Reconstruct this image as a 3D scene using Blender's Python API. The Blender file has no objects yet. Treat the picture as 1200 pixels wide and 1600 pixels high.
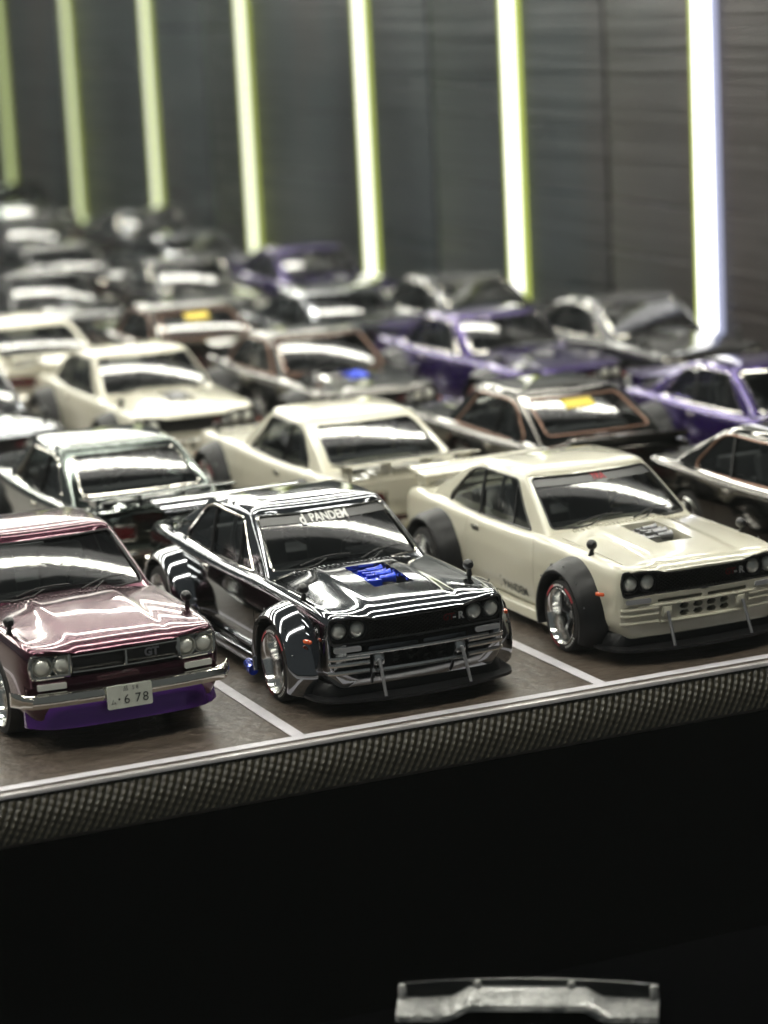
import bpy, bmesh, math, random
import numpy as np
from mathutils import Vector, Matrix
from mathutils.bvhtree import BVHTree
random.seed(4)
SC = bpy.context.scene
COL = SC.collection
K = 1.0 / 64.0            # the cars are 1:64 miniatures: everything is written in car metres and placed at 1/64

# ------------------------------------------------------------------ camera
def cam_rows(yaw, pitch, roll):
    f = Vector((math.sin(yaw)*math.cos(pitch), math.cos(yaw)*math.cos(pitch), math.sin(pitch)))
    rt = Vector((math.cos(yaw), -math.sin(yaw), 0)); up = rt.cross(f)
    c, s = math.cos(roll), math.sin(roll)
    return c*rt + s*up, -s*rt + c*up, f
CAM = Vector((-7.828, -16.397, 5.449))
rt_, up_, fw_ = cam_rows(math.radians(23.46), math.radians(-11.578), math.radians(-2.918))
cd = bpy.data.cameras.new('camera'); cam = bpy.data.objects.new('camera', cd); COL.objects.link(cam)
m = Matrix((( rt_.x, up_.x, -fw_.x), (rt_.y, up_.y, -fw_.y), (rt_.z, up_.z, -fw_.z))).to_4x4()
m.translation = CAM*K
cam.matrix_world = m
cd.sensor_fit = 'HORIZONTAL'; cd.sensor_width = 36; cd.lens = 36*4009.5/1200
cd.clip_start = 0.01; cd.clip_end = 50
cd.dof.use_dof = True; cd.dof.focus_distance = 19.8*K; cd.dof.aperture_fstop = 41
SC.camera = cam
# ------------------------------------------------------------------ world: dim dark room round the case
w = bpy.data.worlds.new('World'); SC.world = w; w.use_nodes = True
w.node_tree.nodes['Background'].inputs[0].default_value = (0.60, 0.66, 0.66, 1)
w.node_tree.nodes['Background'].inputs[1].default_value = 0.12
SC.view_settings.view_transform = 'Standard'; SC.view_settings.look = 'None'
SC.view_settings.exposure = 0.0; SC.view_settings.gamma = 1
SC.cycles.max_bounces = 8; SC.cycles.transparent_max_bounces = 16
SC.cycles.use_denoising = True; SC.cycles.use_adaptive_sampling = True; SC.cycles.adaptive_threshold = .03
SC.cycles.sample_clamp_indirect = 6

# ------------------------------------------------------------------ materials
def mat(name, col, rough=.5, metal=0., coat=0., spec=.5, emit=None, estr=0., coat_rough=.03):
    m = bpy.data.materials.new(name); m.use_nodes = True
    b = m.node_tree.nodes['Principled BSDF']
    b.inputs['Base Color'].default_value = (*col, 1); b.inputs['Roughness'].default_value = rough
    b.inputs['Metallic'].default_value = metal; b.inputs['Coat Weight'].default_value = coat
    b.inputs['Coat Roughness'].default_value = coat_rough; b.inputs['Specular IOR Level'].default_value = spec
    if emit:
        b.inputs['Emission Color'].default_value = (*emit, 1); b.inputs['Emission Strength'].default_value = estr
    return m
def noise_bump(m, scale, strength, dist=.002, rough_var=0., col2=None, detail=4, mapscale=None):
    nt = m.node_tree; b = nt.nodes['Principled BSDF']
    tc = nt.nodes.new('ShaderNodeTexCoord'); n = nt.nodes.new('ShaderNodeTexNoise')
    n.inputs['Scale'].default_value = scale; n.inputs['Detail'].default_value = detail
    if mapscale:
        mp = nt.nodes.new('ShaderNodeMapping'); mp.inputs['Scale'].default_value = mapscale
        nt.links.new(tc.outputs['Object'], mp.inputs['Vector']); nt.links.new(mp.outputs[0], n.inputs['Vector'])
    else:
        nt.links.new(tc.outputs['Object'], n.inputs['Vector'])
    if strength:
        bp = nt.nodes.new('ShaderNodeBump'); bp.inputs['Strength'].default_value = strength; bp.inputs['Distance'].default_value = dist
        nt.links.new(n.outputs[0], bp.inputs['Height']); nt.links.new(bp.outputs[0], b.inputs['Normal'])
    if rough_var:
        mr = nt.nodes.new('ShaderNodeMapRange'); r0 = b.inputs['Roughness'].default_value
        mr.inputs[1].default_value = .3; mr.inputs[2].default_value = .7
        mr.inputs[3].default_value = max(0, r0-rough_var); mr.inputs[4].default_value = r0+rough_var
        nt.links.new(n.outputs[0], mr.inputs[0]); nt.links.new(mr.outputs[0], b.inputs['Roughness'])
    if col2:
        mx = nt.nodes.new('ShaderNodeMix'); mx.data_type = 'RGBA'
        mr = nt.nodes.new('ShaderNodeMapRange'); mr.inputs[1].default_value = .35; mr.inputs[2].default_value = .68
        nt.links.new(n.outputs[0], mr.inputs[0]); nt.links.new(mr.outputs[0], mx.inputs[0])
        mx.inputs[6].default_value = b.inputs['Base Color'].default_value; mx.inputs[7].default_value = (*col2, 1)
        nt.links.new(mx.outputs[2], b.inputs['Base Color'])
    return m
def paint(name, col, metal=0., rough=.25, flake=0., col2=None):
    m = mat(name, col, rough, metal, coat=1., spec=.5, coat_rough=.02)
    # slight unevenness of gloss: fingerprints and dust on the lacquer
    nt = m.node_tree; b = nt.nodes['Principled BSDF']; tc = nt.nodes.new('ShaderNodeTexCoord'); n = nt.nodes.new('ShaderNodeTexNoise')
    n.inputs['Scale'].default_value = 3.5; n.inputs['Detail'].default_value = 6; nt.links.new(tc.outputs['Object'], n.inputs['Vector'])
    mr = nt.nodes.new('ShaderNodeMapRange'); mr.inputs[1].default_value = .4; mr.inputs[2].default_value = .75; mr.inputs[3].default_value = .015; mr.inputs[4].default_value = .10
    nt.links.new(n.outputs[0], mr.inputs[0]); nt.links.new(mr.outputs[0], b.inputs['Coat Roughness'])
    return m
def glass_mat(name, tint):
    m = bpy.data.materials.new(name); m.use_nodes = True; nt = m.node_tree
    for n in list(nt.nodes):
        if n.type == 'BSDF_PRINCIPLED': nt.nodes.remove(n)
    out = [n for n in nt.nodes if n.type == 'OUTPUT_MATERIAL'][0]
    tr = nt.nodes.new('ShaderNodeBsdfTransparent'); tr.inputs[0].default_value = (*tint, 1)
    gl = nt.nodes.new('ShaderNodeBsdfGlossy'); gl.inputs['Roughness'].default_value = .05
    fr = nt.nodes.new('ShaderNodeFresnel'); fr.inputs['IOR'].default_value = 1.75
    mx = nt.nodes.new('ShaderNodeMixShader')
    nt.links.new(fr.outputs[0], mx.inputs[0]); nt.links.new(tr.outputs[0], mx.inputs[1]); nt.links.new(gl.outputs[0], mx.inputs[2])
    nt.links.new(mx.outputs[0], out.inputs[0])
    return m
def emit_mat(name, col, strength, dots=None):
    m = bpy.data.materials.new(name); m.use_nodes = True; nt = m.node_tree
    b = nt.nodes['Principled BSDF']; nt.nodes.remove(b)
    out = [n for n in nt.nodes if n.type == 'OUTPUT_MATERIAL'][0]
    e = nt.nodes.new('ShaderNodeEmission'); e.inputs[0].default_value = (*col, 1); e.inputs[1].default_value = strength
    nt.links.new(e.outputs[0], out.inputs[0])
    return m
M = {}
M['white_paint'] = paint('cream_white_paint', (.60, .572, .46))
M['black_paint'] = paint('black_chrome_paint', (.23, .24, .26), 1., .07)
M['rib_chrome'] = mat('smoked_chrome', (.78, .78, .77), .2, 1.)
M['silver_paint'] = paint('dark_green_chrome_paint', (.12, .145, .13), 1., .09)
M['purple_paint'] = paint('plum_paint', (.080, .018, .036), .8, .22)
M['lip_purple'] = paint('violet_paint', (.14, .025, .32), .6, .25)
M['violet_paint'] = paint('deep_violet_paint', (.030, .006, .13), .7, .15)
M['bronze_black_paint'] = paint('brown_black_paint', (.055, .048, .040), 1., .08)
M['grey_black_paint'] = paint('charcoal_paint', (.05, .05, .052), .9, .15)
M['flare_black'] = noise_bump(mat('flare_black', (.008, .008, .009), .38, spec=.3), 40, .05, .003)
M['flare_gloss'] = mat('flare_gloss_black', (.006, .006, .007), .22, coat=.15, coat_rough=.15)
M['rubber'] = noise_bump(mat('rubber', (.012, .011, .011), .75), 30, .1, .003)
M['trim_black'] = mat('trim_black', (.008, .008, .009), .35)
M['trim_bronze'] = mat('trim_bronze', (.30, .17, .12), .4, .5)
M['chrome'] = noise_bump(mat('chrome', (.74, .72, .66), .14, 1.), 9, .03, .002, detail=1)
M['polished'] = noise_bump(mat('polished_alloy', (.90, .90, .88), .14, 1.), 9, .03, .002, detail=1)
M['dull_metal'] = mat('dull_metal', (.32, .32, .33), .4, .8)
M['spoke_grey'] = mat('spoke_grey', (.06, .06, .065), .35, .8)
M['red_mark'] = mat('red_mark', (.36, .03, .04), .6)
M['badge_red'] = mat('badge_red', (.16, .012, .016), .5)
M['white_mark'] = mat('white_mark', (.7, .7, .68), .6)
M['ink'] = mat('ink', (.03, .035, .03), .6)
M['plate_white'] = noise_bump(mat('plate_white', (.72, .74, .66), .5), 12, 0, 0, 0, (.6, .62, .54))
M['lens'] = mat('headlight_lens', (.82, .82, .74), .28, .5, coat=1.)
M['indicator'] = mat('indicator_lens', (.75, .11, .03), .2, 0., coat=1.)
M['marker_grey'] = mat('marker_grey', (.30, .30, .31), .25, 0., coat=.6)
M['marker_white'] = mat('marker_white', (.72, .72, .66), .25, 0., coat=.6)
M['tail_red'] = mat('tail_red', (.07, .006, .007), .15, 0., coat=1.)
M['grille_black'] = mat('grille_black', (.010, .009, .009), .45)
M['mesh_black'] = mat('mesh_black', (.018, .016, .015), .35)
M['engine_blue'] = mat('engine_blue', (.015, .06, .62), .22, .55, coat=.6)
M['engine_grey'] = mat('engine_grey', (.25, .25, .26), .3, .7)
M['engine_black'] = mat('engine_black', (.01, .01, .011), .4)
M['glass'] = glass_mat('tinted_glass', (.66, .69, .69))
M['interior'] = noise_bump(mat('interior_black', (.045, .045, .047), .6), 12, .2, .01)
M['seat'] = mat('seat_grey', (.11, .11, .115), .7)
M['sunstrip'] = mat('sunstrip_black', (.012, .012, .013), .3)
M['yellow'] = mat('sticker_yellow', (.72, .55, .06), .5)
M['violet_chrome'] = mat('violet_chrome', (.20, .03, .85), .15, .8, coat=1.)

# ------------------------------------------------------------------ geometry helpers
def pchip(xs, ys):
    xs = np.array(xs, float); ys = np.array(ys, float); h = np.diff(xs); d = np.diff(ys)/h
    mm = np.zeros_like(ys); mm[0] = d[0]; mm[-1] = d[-1]
    for i in range(1, len(xs)-1):
        if d[i-1]*d[i] > 0:
            w1 = 2*h[i]+h[i-1]; w2 = h[i]+2*h[i-1]; mm[i] = (w1+w2)/(w1/d[i-1]+w2/d[i])
    def f(x):
        x = min(max(x, xs[0]), xs[-1]); i = min(int(np.searchsorted(xs, x, side='right'))-1, len(xs)-2); i = max(i, 0)
        t = (x-xs[i])/h[i]
        return float((1+2*t)*(1-t)**2*ys[i] + t*(1-t)**2*h[i]*mm[i] + t*t*(3-2*t)*ys[i+1] + t*t*(t-1)*h[i]*mm[i+1])
    return f
def rpoly(pts, rad, n=4, closed=True, sub=1):
    """polyline with rounded corners; straight runs cut into `sub` pieces"""
    pts = [np.array(p, float) for p in pts]; N = len(pts); out = []
    rads = rad if hasattr(rad, '__len__') else [rad]*N
    segs = []
    for i, p in enumerate(pts):
        if not closed and i in (0, N-1): segs.append([p]); continue
        a, b = pts[i-1], pts[(i+1) % N]; la, lb = np.linalg.norm(a-p), np.linalg.norm(b-p)
        d = min(rads[i], .45*la, .45*lb); A = p+(a-p)/la*d; B = p+(b-p)/lb*d
        segs.append([(1-t)**2*A+2*t*(1-t)*p+t*t*B for t in np.linspace(0, 1, n+1)])
    for i, s in enumerate(segs):
        out += s
        if sub > 1 and (closed or i < N-1):
            e, f = s[-1], segs[(i+1) % N][0]
            out += [e+(f-e)*k/sub for k in range(1, sub)]
    return out
def mesh(name, V, F, smooth=35, fix=True):
    me = bpy.data.meshes.new(name); me.from_pydata([tuple(map(float, v)) for v in V], [], F)
    if fix:
        bm = bmesh.new(); bm.from_mesh(me); bmesh.ops.remove_doubles(bm, verts=bm.verts, dist=1e-6)
        bmesh.ops.recalc_face_normals(bm, faces=bm.faces); bm.to_mesh(me); bm.free()
    finish(me, smooth); return me
def finish(me, smooth):
    if smooth:
        for p in me.polygons: p.use_smooth = True
        me.set_sharp_from_angle(angle=math.radians(smooth))
class G:
    def __init__(s): s.V = []; s.F = []
    def add(s, V, F):
        o = len(s.V); s.V += [tuple(map(float, v)) for v in V]; s.F += [tuple(i+o for i in f) for f in F]; return s
    def box(s, c, d, bev=0., rot=None):
        bm = bmesh.new(); bmesh.ops.create_cube(bm, size=1)
        bmesh.ops.scale(bm, vec=d, verts=bm.verts)
        if bev: bmesh.ops.bevel(bm, geom=list(bm.edges), offset=min(bev, min(d)*.45), segments=2, affect='EDGES', profile=.5)
        if rot: bmesh.ops.transform(bm, matrix=rot.to_4x4(), verts=bm.verts)
        bmesh.ops.translate(bm, vec=c, verts=bm.verts); bm.verts.index_update()
        s.add([v.co for v in bm.verts], [[v.index for v in f.verts] for f in bm.faces]); bm.free(); return s
    def prism(s, poly, axis, a, b):
        """poly in the other two axes (in xyz order), extruded along axis from a to b"""
        n = len(poly)
        def P(p, t): return {0: (t, p[0], p[1]), 1: (p[0], t, p[1]), 2: (p[0], p[1], t)}[axis]
        s.add([P(p, a) for p in poly]+[P(p, b) for p in poly],
              [tuple(range(n))[::-1], tuple(range(n, 2*n))]+[(i, (i+1) % n, n+(i+1) % n, n+i) for i in range(n)]); return s
    def tube(s, pts, r, n=8, caps=True, closed=False):
        pts = [Vector(p) for p in pts]; N = len(pts); V = []; F = []
        rr = r if hasattr(r, '__len__') else [r]*N
        up = None
        for i, p in enumerate(pts):
            if closed: t = (pts[(i+1) % N]-pts[i-1])
            else: t = pts[min(i+1, N-1)]-pts[max(i-1, 0)]
            t.normalize()
            if up is None:
                up = Vector((0, 0, 1)) if abs(t.z) < .9 else Vector((1, 0, 0))
            u = (up-t*up.dot(t)).normalized(); v = t.cross(u); up = u
            V += [p+(u*math.cos(a)+v*math.sin(a))*rr[i] for a in [2*math.pi*k/n for k in range(n)]]
        for i in range(N if closed else N-1):
            j = (i+1) % N
            F += [(i*n+k, i*n+(k+1) % n, j*n+(k+1) % n, j*n+k) for k in range(n)]
        if caps and not closed: F += [tuple(range(n))[::-1], tuple(range((N-1)*n, N*n))]
        return s.add(V, F)
    def lathe(s, prof, c, axis='x', n=32, closed=False, sgn=1):
        """prof = (along axis, radius)"""
        V = []; F = []; m = len(prof)
        for k in range(n):
            a = 2*math.pi*k/n
            for (t, r) in prof:
                q = (c[0]+sgn*t, c[1]+r*math.cos(a), c[2]+r*math.sin(a)) if axis == 'x' else \
                    (c[0]+r*math.cos(a), c[1]+sgn*t, c[2]+r*math.sin(a)) if axis == 'y' else (c[0]+r*math.cos(a), c[1]+r*math.sin(a), c[2]+sgn*t)
                V.append(q)
        for k in range(n):
            l = (k+1) % n
            for i in range(m if closed else m-1):
                j = (i+1) % m; F.append((k*m+i, k*m+j, l*m+j, l*m+i))
        return s.add(V, F)
    def done(s, name, smooth=35): return mesh(name, s.V, s.F, smooth)
def boolean(me, cut, op='DIFFERENCE', smooth=30):
    a = bpy.data.objects.new('tmp_a', me); b = bpy.data.objects.new('tmp_b', cut)
    COL.objects.link(a); COL.objects.link(b)
    md = a.modifiers.new('b', 'BOOLEAN'); md.object = b; md.operation = op; md.solver = 'EXACT'; md.use_self = True
    dg = bpy.context.evaluated_depsgraph_get()
    out = bpy.data.meshes.new_from_object(a.evaluated_get(dg))
    bpy.data.objects.remove(a); bpy.data.objects.remove(b)
    out.materials.clear(); finish(out, smooth)
    return out
def text_geo(txt, size, fn, align='CENTER', shear=0., extr=0., bold=0.):
    """flat lettering, every vertex (u, v) sent through fn to its place on a surface"""
    cu = bpy.data.curves.new('t', 'FONT'); cu.body = txt; cu.size = size; cu.align_x = align; cu.align_y = 'CENTER'
    cu.shear = shear; cu.offset = bold; cu.resolution_u = 3
    o = bpy.data.objects.new('t', cu); COL.objects.link(o)
    dg = bpy.context.evaluated_depsgraph_get(); me = bpy.data.meshes.new_from_object(o.evaluated_get(dg))
    V = [fn(v.co.x, v.co.y) for v in me.vertices]; F = [tuple(p.vertices) for p in me.polygons]
    bpy.data.objects.remove(o); bpy.data.curves.remove(cu); bpy.data.meshes.remove(me)
    return V, F

# ------------------------------------------------------------------ the car (nose at y = 0 facing -y, wheels on z = 0)
LEN = 4.25
YF, YR, WZ = .76, 3.34, .30       # axles
f_w = pchip([0, .06, .2, .5, 1.0, 2.0, 3.0, 3.6, 4.0, 4.2, 4.25], [.745, .765, .785, .795, .805, .81, .81, .80, .785, .77, .76])
f_zt = pchip([0, .10, .4, .9, 1.35, 2.3, 3.3, 3.6, 4.05, 4.2, 4.25], [.745, .785, .825, .865, .885, .90, .895, .885, .865, .855, .84])
f_zs = pchip([0, .10, .4, .9, 1.4, 2.3, 2.9, 3.4, 4.05, 4.25], [.785, .800, .815, .825, .83, .82, .83, .845, .835, .815])
f_zb = pchip([0, .3, .5, 1.2, 3.0, 3.8, 4.25], [.20, .18, .17, .15, .15, .19, .26])
def nose_dy(x, z): return .055*(abs(x)/.75)**2 + .045*min(max((.76-z)/.55, 0), 1)
def section(y):
    w, zt, zs, zb = f_w(y), f_zt(y), f_zs(y), f_zb(y)
    a = min(1, y/1.2)
    zc = .60
    pts = [(0, zb), (w-.10, zb), (w-.04, zb+.09), (w-.012, .34), (w, zc), (w-.02, zs-.06), (w-.06, zs), (w-.17, zs+.012*a+.0), (.40, zt-.010+.012*(1-a)), (.33, zt+.008), (0, zt+.014)]
    rad = [0, .03, .05, .05, .03, .05, .05, .06, .025, .025, 0]
    return rpoly(pts, rad, 3, False, 3)
def ring(half): return [(p[0], p[1]) for p in half]+[(-p[0], p[1]) for p in half[-2:0:-1]]
ys = [0, .012, .035, .08]+list(np.linspace(.14, 4.1, 46))+[4.17, 4.215, 4.238, 4.25]
sc_ = {0: .955, .012: .982, .035: .995, 4.215: .995, 4.238: .982, 4.25: .955}
def body_mesh():
    V, F, R = [], [], []
    ends = [.80, .55, .3, .12]
    st = [(0., s) for s in ends[::-1]]+[(y, sc_.get(y, 1.)) for y in ys]+[(LEN, s) for s in ends]
    for y, s in st:
        s = s if y in (0., LEN) and s < .9 else s
        rg = ring(section(y)); zc = .5
        R.append([len(V)+i for i in range(len(rg))])
        for x, z in rg:
            X, Z = x*s, zc+(z-zc)*s
            fade = max(0, 1-y/.55)**1.5
            dy = nose_dy(X, Z)*fade
            fr = max(0, (y-3.7)/.55)**1.5
            dy -= (.05*(abs(X)/.75)**2 + .06*min(max((.80-Z)/.5, 0), 1))*fr
            V.append((X, y+dy, Z))
    n = len(R[0])
    for a, b in zip(R, R[1:]):
        F += [(a[i], a[(i+1) % n], b[(i+1) % n], b[i]) for i in range(n)]
    for rg, y in ((R[0], 0), (R[-1], LEN)):
        c = np.mean([V[i] for i in rg], axis=0); V.append(tuple(c)); k = len(V)-1
        F += [(rg[i], rg[(i+1) % n], k) for i in range(n)]
    return mesh('body_raw', V, F, 30)
# cabin ------------------------------------------------------------
c_W = pchip([.72, .82, 1.0, 1.20, 1.24], [.750, .715, .662, .603, .588])
def c_F(z): t = z-.86; return 1.295+1.37*t+.5*(.42/.38)*t*t if t > 0 else 1.295+1.37*t
c_R = pchip([.72, .86, 1.0, 1.15, 1.24], [3.92, 3.72, 3.48, 3.17, 2.97])
c_b = pchip([.72, 1.24], [.125, .095])
def cab_ring(W, F_, R_, b, rc, b2=.06, bulge=.018):
    P = []
    xe = W-rc
    for x in np.linspace(-xe, xe, 15): P.append((x, F_+b*(x/W)**2))
    y0 = F_+b; c0 = (xe, F_+b*(xe/W)**2)
    for t in np.linspace(.2, .8, 4): P.append(tuple(np.array(c0)*(1-t)**2+2*t*(1-t)*np.array((W, y0))+t*t*np.array((W, y0+rc))))
    y1 = R_-b2
    for t in np.linspace(0, 1, 15):
        y = y0+rc+(y1-rc-y0-rc)*t; P.append((W+bulge*math.sin(math.pi*t), y))
    c1 = (xe, R_-b2*(xe/W)**2)
    for t in np.linspace(.2, .8, 4): P.append(tuple(np.array((W, y1-rc))*(1-t)**2+2*t*(1-t)*np.array((W, y1))+t*t*np.array(c1)))
    for x in np.linspace(xe, -xe, 15): P.append((x, R_-b2*(x/W)**2))
    L = [(-x, y) for x, y in P[15:15+23]][::-1]
    return P+L
def cab_mesh(inset=0.):
    V, F, R = [], [], []
    def put(rg, z, dome=0):
        R.append([len(V)+i for i in range(len(rg))])
        for x, y in rg: V.append((x, y, z-(.035*((y-2.25)/.8)**2 if dome else 0)))
    i = inset
    for z in np.linspace(.74, 1.235, 12):
        put(cab_ring(c_W(z)-i, c_F(z)+i*1.6, c_R(z)-i*1.6, c_b(z), .055), z-i*.4)
    W, F_, R_ = c_W(1.24)-i, c_F(1.24)+i, c_R(1.24)-i
    for k, (d, z) in enumerate(((.010, 1.252), (.026, 1.268), (.05, 1.281), (.09, 1.292), (.17, 1.303), (.28, 1.312), (.40, 1.318), (.50, 1.320))):
        put(cab_ring(W-d, F_+d*.95, R_-d*1.15, .07*(1-d/.56)+.0, .055*(1-d/.6), .06*(1-d/.56), .018*(1-d/.56)), z-i, 1)
    n = len(R[0])
    for a, b in zip(R, R[1:]): F += [(a[j], a[(j+1) % n], b[(j+1) % n], b[j]) for j in range(n)]
    rg = R[-1]; V.append(tuple(np.mean([V[j] for j in rg], axis=0))); F += [(rg[j], rg[(j+1) % n], len(V)-1) for j in range(n)]
    return V, F, R[0]
def y_ws(x, z): return c_F(z)+c_b(z)*(x/c_W(z))**2
def y_rw(x, z): return c_R(z)-.06*(x/c_W(z))**2
def x_side(y, z):
    y0 = c_F(z)+c_b(z)+.055; y1 = c_R(z)-.06-.055; t = min(max((y-y0)/(y1-y0), 0), 1)
    return c_W(z)+.018*math.sin(math.pi*t)
WS = rpoly([(-.645, .875), (.645, .875), (.558, 1.224), (-.558, 1.224)], .04, 5, True, 6)
RW = rpoly([(-.59, .920), (.59, .920), (.51, 1.205), (-.51, 1.205)], .05, 5, True, 6)
SW = rpoly([(1.66, .835), (1.86, .985), (2.085, 1.20), (2.78, 1.205), (2.97, 1.16), (3.27, .90), (3.25, .825)], [.02, .1, .05, .1, .10, .06, .04], 5, True, 6)
def roof_mesh():
    Vo, Fo, r0 = cab_mesh(0); Vi, Fi, r1 = cab_mesh(.03)
    o = len(Vo); V = Vo+Vi; F = Fo+[tuple(i+o for i in f[::-1]) for f in Fi]
    n = len(r0); F += [(r0[j], r1[j]+o, r1[(j+1) % n]+o, r0[(j+1) % n]) for j in range(n)]
    me = mesh('roof_raw', V, F, 30)
    me = boolean(me, G().prism(WS, 1, .9, 2.3).done('c', 0))
    me = boolean(me, G().prism(RW, 1, 2.7, 4.3).done('c', 0))
    me = boolean(me, G().prism(SW, 0, -1.2, 1.2).done('c', 0))
    return me
def patch(poly, fn, off):
    """glass sheet filling a window outline, on the surface fn moved by off; real thickness"""
    c = np.mean(poly, axis=0); V = []; F = []; N = len(poly); rings = 6
    for k in range(rings):
        s = 1.012*(1-k/rings)
        for p in poly: q = c+(np.array(p)-c)*s; V.append(fn(q[0], q[1], off))
    V.append(fn(c[0], c[1], off)); ctr = len(V)-1
    for k in range(rings-1): F += [(k*N+i, k*N+(i+1) % N, (k+1)*N+(i+1) % N, (k+1)*N+i) for i in range(N)]
    F += [((rings-1)*N+i, (rings-1)*N+(i+1) % N, ctr) for i in range(N)]
    return V, F
def fn_ws(x, z, o): return (x, y_ws(x, z)+o, z-o*.5)
def fn_rw(x, z, o): return (x, y_rw(x, z)-o, z-o*.5)
def fn_sl(y, z, o): return (-x_side(y, z)+o, y, z)
def fn_sr(y, z, o): return (x_side(y, z)-o, y, z)
def gasket(poly, fn, r, off=.0):
    return G().tube([fn(p[0], p[1], off) for p in poly], r, 6, closed=True)

def hexa(cx, cz, w, h): return [(cx-w, cz), (cx-w*.6, cz+h), (cx+w*.6, cz+h), (cx+w, cz), (cx+w*.6, cz-h), (cx-w*.6, cz-h)]
GR = rpoly([(-.715, .555), (.715, .555), (.735, .66), (.715, .762), (.47, .752), (.36, .728), (-.36, .728), (-.47, .752), (-.715, .762), (-.735, .66)], .03, 3, True, 2)
def surf_groove(bvh, path, d, wid, axis):
    """thin cutter that follows a line drawn on the bodywork (axis 0: from the side, 2: from above)"""
    V, F = [], []
    P = [Vector(p) for p in path]
    for i, p in enumerate(P):
        t = (P[min(i+1, len(P)-1)]-P[max(i-1, 0)]).normalized()
        nrm = Vector((-t.y, t.x))*wid*.5
        ps = []
        for s in (-1, 1):
            q = p+nrm*s
            o, dr = (Vector((1.5*d, q.x, q.y)), Vector((-d, 0, 0))) if axis == 0 else (Vector((q.x, q.y, 2)), Vector((0, 0, -1)))
            hit = bvh.ray_cast(o, dr)[0]
            if hit is None: hit = o+dr*.7
            ps += [hit-dr*.02, hit+dr*.012]
        V += ps
    n = len(P)
    for i in range(n-1):
        a, b = i*4, i*4+4
        F += [(a, a+1, b+1, b), (a+2, b+2, b+3, a+3), (a, b, b+2, a+2), (a+1, a+3, b+3, b+1)]
    F += [(0, 2, 3, 1), ((n-1)*4, (n-1)*4+1, (n-1)*4+3, (n-1)*4+2)]
    return V, F
def dense(pts, k=8):
    out = []
    for a, b in zip(pts, pts[1:]):
        out += [tuple(np.array(a)+(np.array(b)-np.array(a))*i/k) for i in range(k)]
    return out+[pts[-1]]
RAW = body_mesh()
_bm = bmesh.new(); _bm.from_mesh(RAW); BVH = BVHTree.FromBMesh(_bm); _bm.free()
def hood_z(x, y):
    h = BVH.ray_cast(Vector((x, y, 2)), Vector((0, 0, -1)))[0]; return h.z if h else .8
def side_x(y, z):
    h = BVH.ray_cast(Vector((2, y, z)), Vector((-1, 0, 0)))[0]; return h.x if h else .8
def nose_y(x, z):
    h = BVH.ray_cast(Vector((x, -1, z)), Vector((0, 1, 0)))[0]; return h.y if h else .05
def body_cut(kind):
    me = RAW.copy()
    g = G()
    for y, r in ((YF, .345), (YR, .35)):
        for s in (-1, 1):
            P = [(y+r*math.cos(a), WZ+r*math.sin(a)) for a in np.linspace(0, 2*math.pi, 41)[:-1]]
            g.prism(P, 0, s*.52, s*1.2)
    me = boolean(me, g.done('c', 0))
    g = G()          # cabin well
    g.prism(rpoly([(-.60, 1.50), (.60, 1.50), (.60, 3.36), (-.60, 3.36)], .06), 2, .42, 1.2)
    me = boolean(me, g.done('c', 0))
    g = G().prism(GR, 1, -.3, .115)
    if kind == 'wide':
        for a, b in ((-.425, -.02), (.03, .40)): g.prism(rpoly([(a, .487), (b, .487), (b, .517), (a, .517)], .014), 1, -.3, .11)
        for i in range(4):
            cx = -.185+i*.125
            for cz in (.372, .43): g.prism(hexa(cx, cz, .046, .022), 1, -.3, .12)
        g.prism([(-.135, .535), (.205, .535), (.205, 1.15), (-.135, 1.15)], 2, .74, 1.2)
    me = boolean(me, g.done('c', 0))
    g = G()
    for s in (-1, 1):
        g.add(*surf_groove(BVH, dense([(1.50, .80), (1.48, .60), (1.49, .35), (1.53, .20), (2.2, .195), (2.84, .20), (2.84, .45), (2.78, .70), (2.75, .80)], 5), s, .008, 0))
    for s in (-1, 1):
        g.add(*surf_groove(BVH, dense([(s*.665, .16), (s*.665, .7), (s*.655, 1.22)], 8), 1, .008, 2))
        g.add(*surf_groove(BVH, dense([(s*.60, 3.62), (s*.60, 4.12)], 5), 1, .008, 2))
    me = boolean(me, g.done('c', 0))
    return me

PARTS = {'wide': [], 'stock': []}
def part(kinds, name, me, matkey, parent=None, loc=(0, 0, 0), rz=0., key=None, tag=None):
    """key: handle for sub-parts; tag: only for cars that carry this tag"""
    if isinstance(me, G): me = me.done(name)
    if not me.materials: me.materials.append(None)
    for k in ([kinds] if isinstance(kinds, str) else kinds):
        PARTS[k].append(dict(name=name, me=me, mat=matkey, parent=parent, loc=loc, rz=rz, key=key, tag=tag))
BOTH = ('wide', 'stock')
part('wide', 'body', body_cut('wide'), 'paint', key='body')
part('stock', 'body', body_cut('stock'), 'paint', key='body')
part(BOTH, 'roof', roof_mesh(), 'paint', key='roof')
# glass and gaskets
def glass(name, poly, fn):
    V, F = patch(poly, fn, .016); part(BOTH, name, mesh(name, V, F, 60), 'glass', key=name+str(fn))
    part(BOTH, 'window_trim', gasket(poly, fn, .011, .003), 'wtrim', parent=name+str(fn))
glass('windscreen', WS, fn_ws); glass('rear_window', RW, fn_rw)
for fn in (fn_sl, fn_sr):
    glass('side_window', SW, fn)
    part(BOTH, 'window_pillar', G().tube([fn(2.62, .83, .002), fn(2.66, 1.0, .002), fn(2.70, 1.19, .002)], .016, 6), 'trim_black')
    part(BOTH, 'window_pillar', G().tube([fn(1.99, .83, .004), fn(2.03, 1.0, .004), fn(2.07, 1.165, .004)], .010, 6), 'trim_black')
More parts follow.
